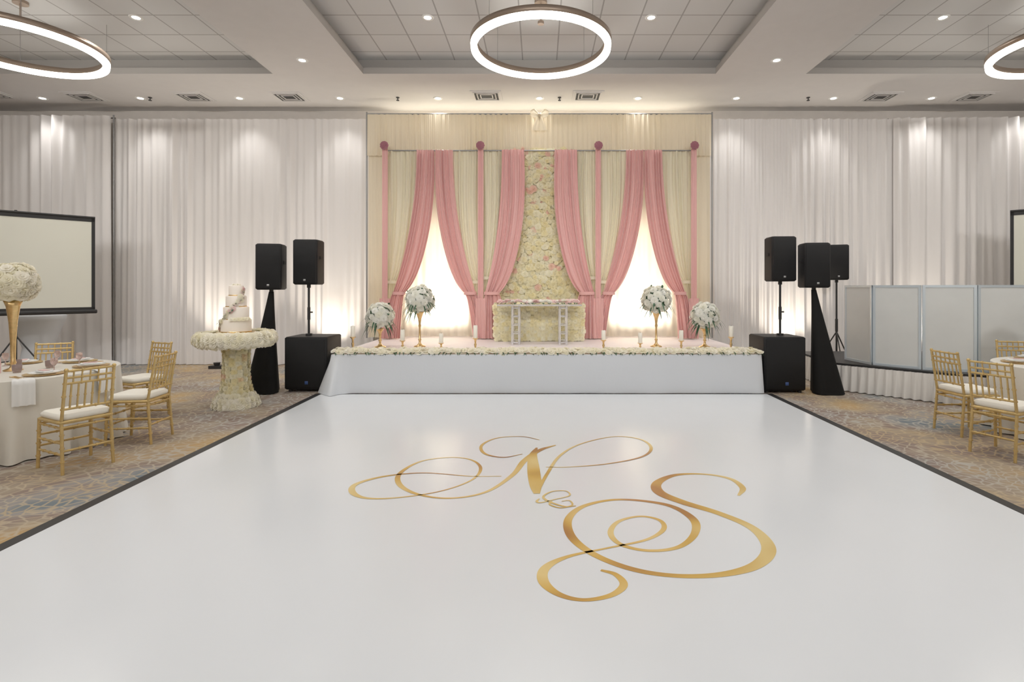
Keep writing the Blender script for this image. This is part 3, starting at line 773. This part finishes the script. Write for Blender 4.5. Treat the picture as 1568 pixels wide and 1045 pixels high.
b=MB(); b.box((0,0,.08),(.13,.004,.15),0); b.box((0,0,.006),(.10,.04,.012),1); b.box((0,-.004,.09),(.06,.003,.06),1)
b.obj('table_number_sign',[M_pcard,M_plate],(-5.40,5.16,.761),.3)

# ------------------------------------------------------------------ lighting fixtures
WU=(1,.89,.74)
def uplight(x,y,z,tgt,power,col=WU,kind='SPOT',size=.06,spot=95):
    b=MB(); b.box((0,0,.03),(.26,.14,.06),0); b.cyl((0,0,.06),(0,0,.12),.05,.065,n=14,m=0)
    o=b.obj('led_uplight',[M_blk],(x,y,z))
    light(kind,'lamp',(x,y,z+.16),power,col,tgt,size,spot=spot,parent=o)
for x in (-2.06,2.06):
    b=MB(); b.box((0,0,.45),(1.1,.1,.9),0); o=b.obj('backdrop_light_box',[M_blk],(x,11.09,0))
    light('AREA','lamp',(x,11.02,1.0),20,(1,.92,.78),(x,10.72,1.3),1.0,.25,parent=o)
    light('AREA','lamp',(x,11.12,2.1),12,(1,.92,.78),(x,10.72,2.1),.9,1.8,parent=o)
b=MB(); b.box((0,0,0),(6.6,.05,.05),0); o=b.obj('cove_light_strip',[M_blk],(0,11.14,4.85))
light('AREA','lamp',(0,11.05,4.9),22,(1,.90,.70),(0,10.75,5.25),6.4,.06,parent=o)
for x,p in ((-6.42,130),(-4.25,140),(5.1,130),(7.6,100)):
    uplight(x,10.40,0,(x,10.95,2.6),p)
def fill_spot(x,y,tx,tz,p,spot=52,ty=10.9,size=.25,col=(1,.975,.94)):  # unseen spot added as fill, with a small housing around it
    b=MB(); b.cyl((0,0,-.001),(0,0,-.10),.02,n=8); t=(Vector((tx,ty,tz))-Vector((x,y,H-.15))).normalized()
    c=Vector((0,0,-.15)); b.cyl(c-t*.12,c+t*.08,.06,.075,n=16)
    o=b.obj('added_fill_spot',[M_blk],(x,y,H))
    lp=Vector((x,y,H-.15))+t*.12
    light('SPOT','lamp',lp,p,col,(tx,ty,tz),size,spot=spot,parent=o)
for x,p in ((-10.5,420),(-6.3,600),(-2.0,480),(2.0,480),(6.3,600),(10.2,420)): fill_spot(x*.8,-.5,x,2.3,p)  # added to lift the drapes and backdrop from the front
fill_spot(-3.9,.6,-.9,1.6,420,26,9.8,.12); fill_spot(3.9,.6,.9,1.6,420,26,9.8,.12)  # added pair to brighten the stage flowers
fill_spot(-3.9,1.0,-4.12,.9,160,18,7.1,.1)  # added to brighten the cake table
for x in (-8,-2.7,2.7,8):
    b=MB(); b.box((0,0,.0),(2.4,.8,.03),0); o=b.obj('added_fill_panel',[M_trimw],(x,-4.1,H-.02))  # unseen panel added behind the camera for soft fill
    light('AREA','lamp',(x,-4.1,H-.05),110,(1,.98,.96),(x,0,1.5),2.3,.7,parent=o)

w=bpy.data.worlds.new('World'); scene.world=w; w.use_nodes=True
w.node_tree.nodes['Background'].inputs[0].default_value=(.8,.85,.9,1); w.node_tree.nodes['Background'].inputs[1].default_value=.3

# ------------------------------------------------------------------ camera
cam=bpy.data.cameras.new('Camera'); co=bpy.data.objects.new('Camera',cam); scene.collection.objects.link(co)
co.location=(0,0,1.62); co.rotation_euler=(PI/2,0,0)
cam.sensor_width=36; cam.lens=36*800/1568; cam.shift_x=-42/1568; cam.shift_y=-82.5/1568; cam.clip_start=.05
scene.camera=co
scene.view_settings.view_transform='Standard'
scene.view_settings.exposure=.05
scene.view_settings.gamma=1.1
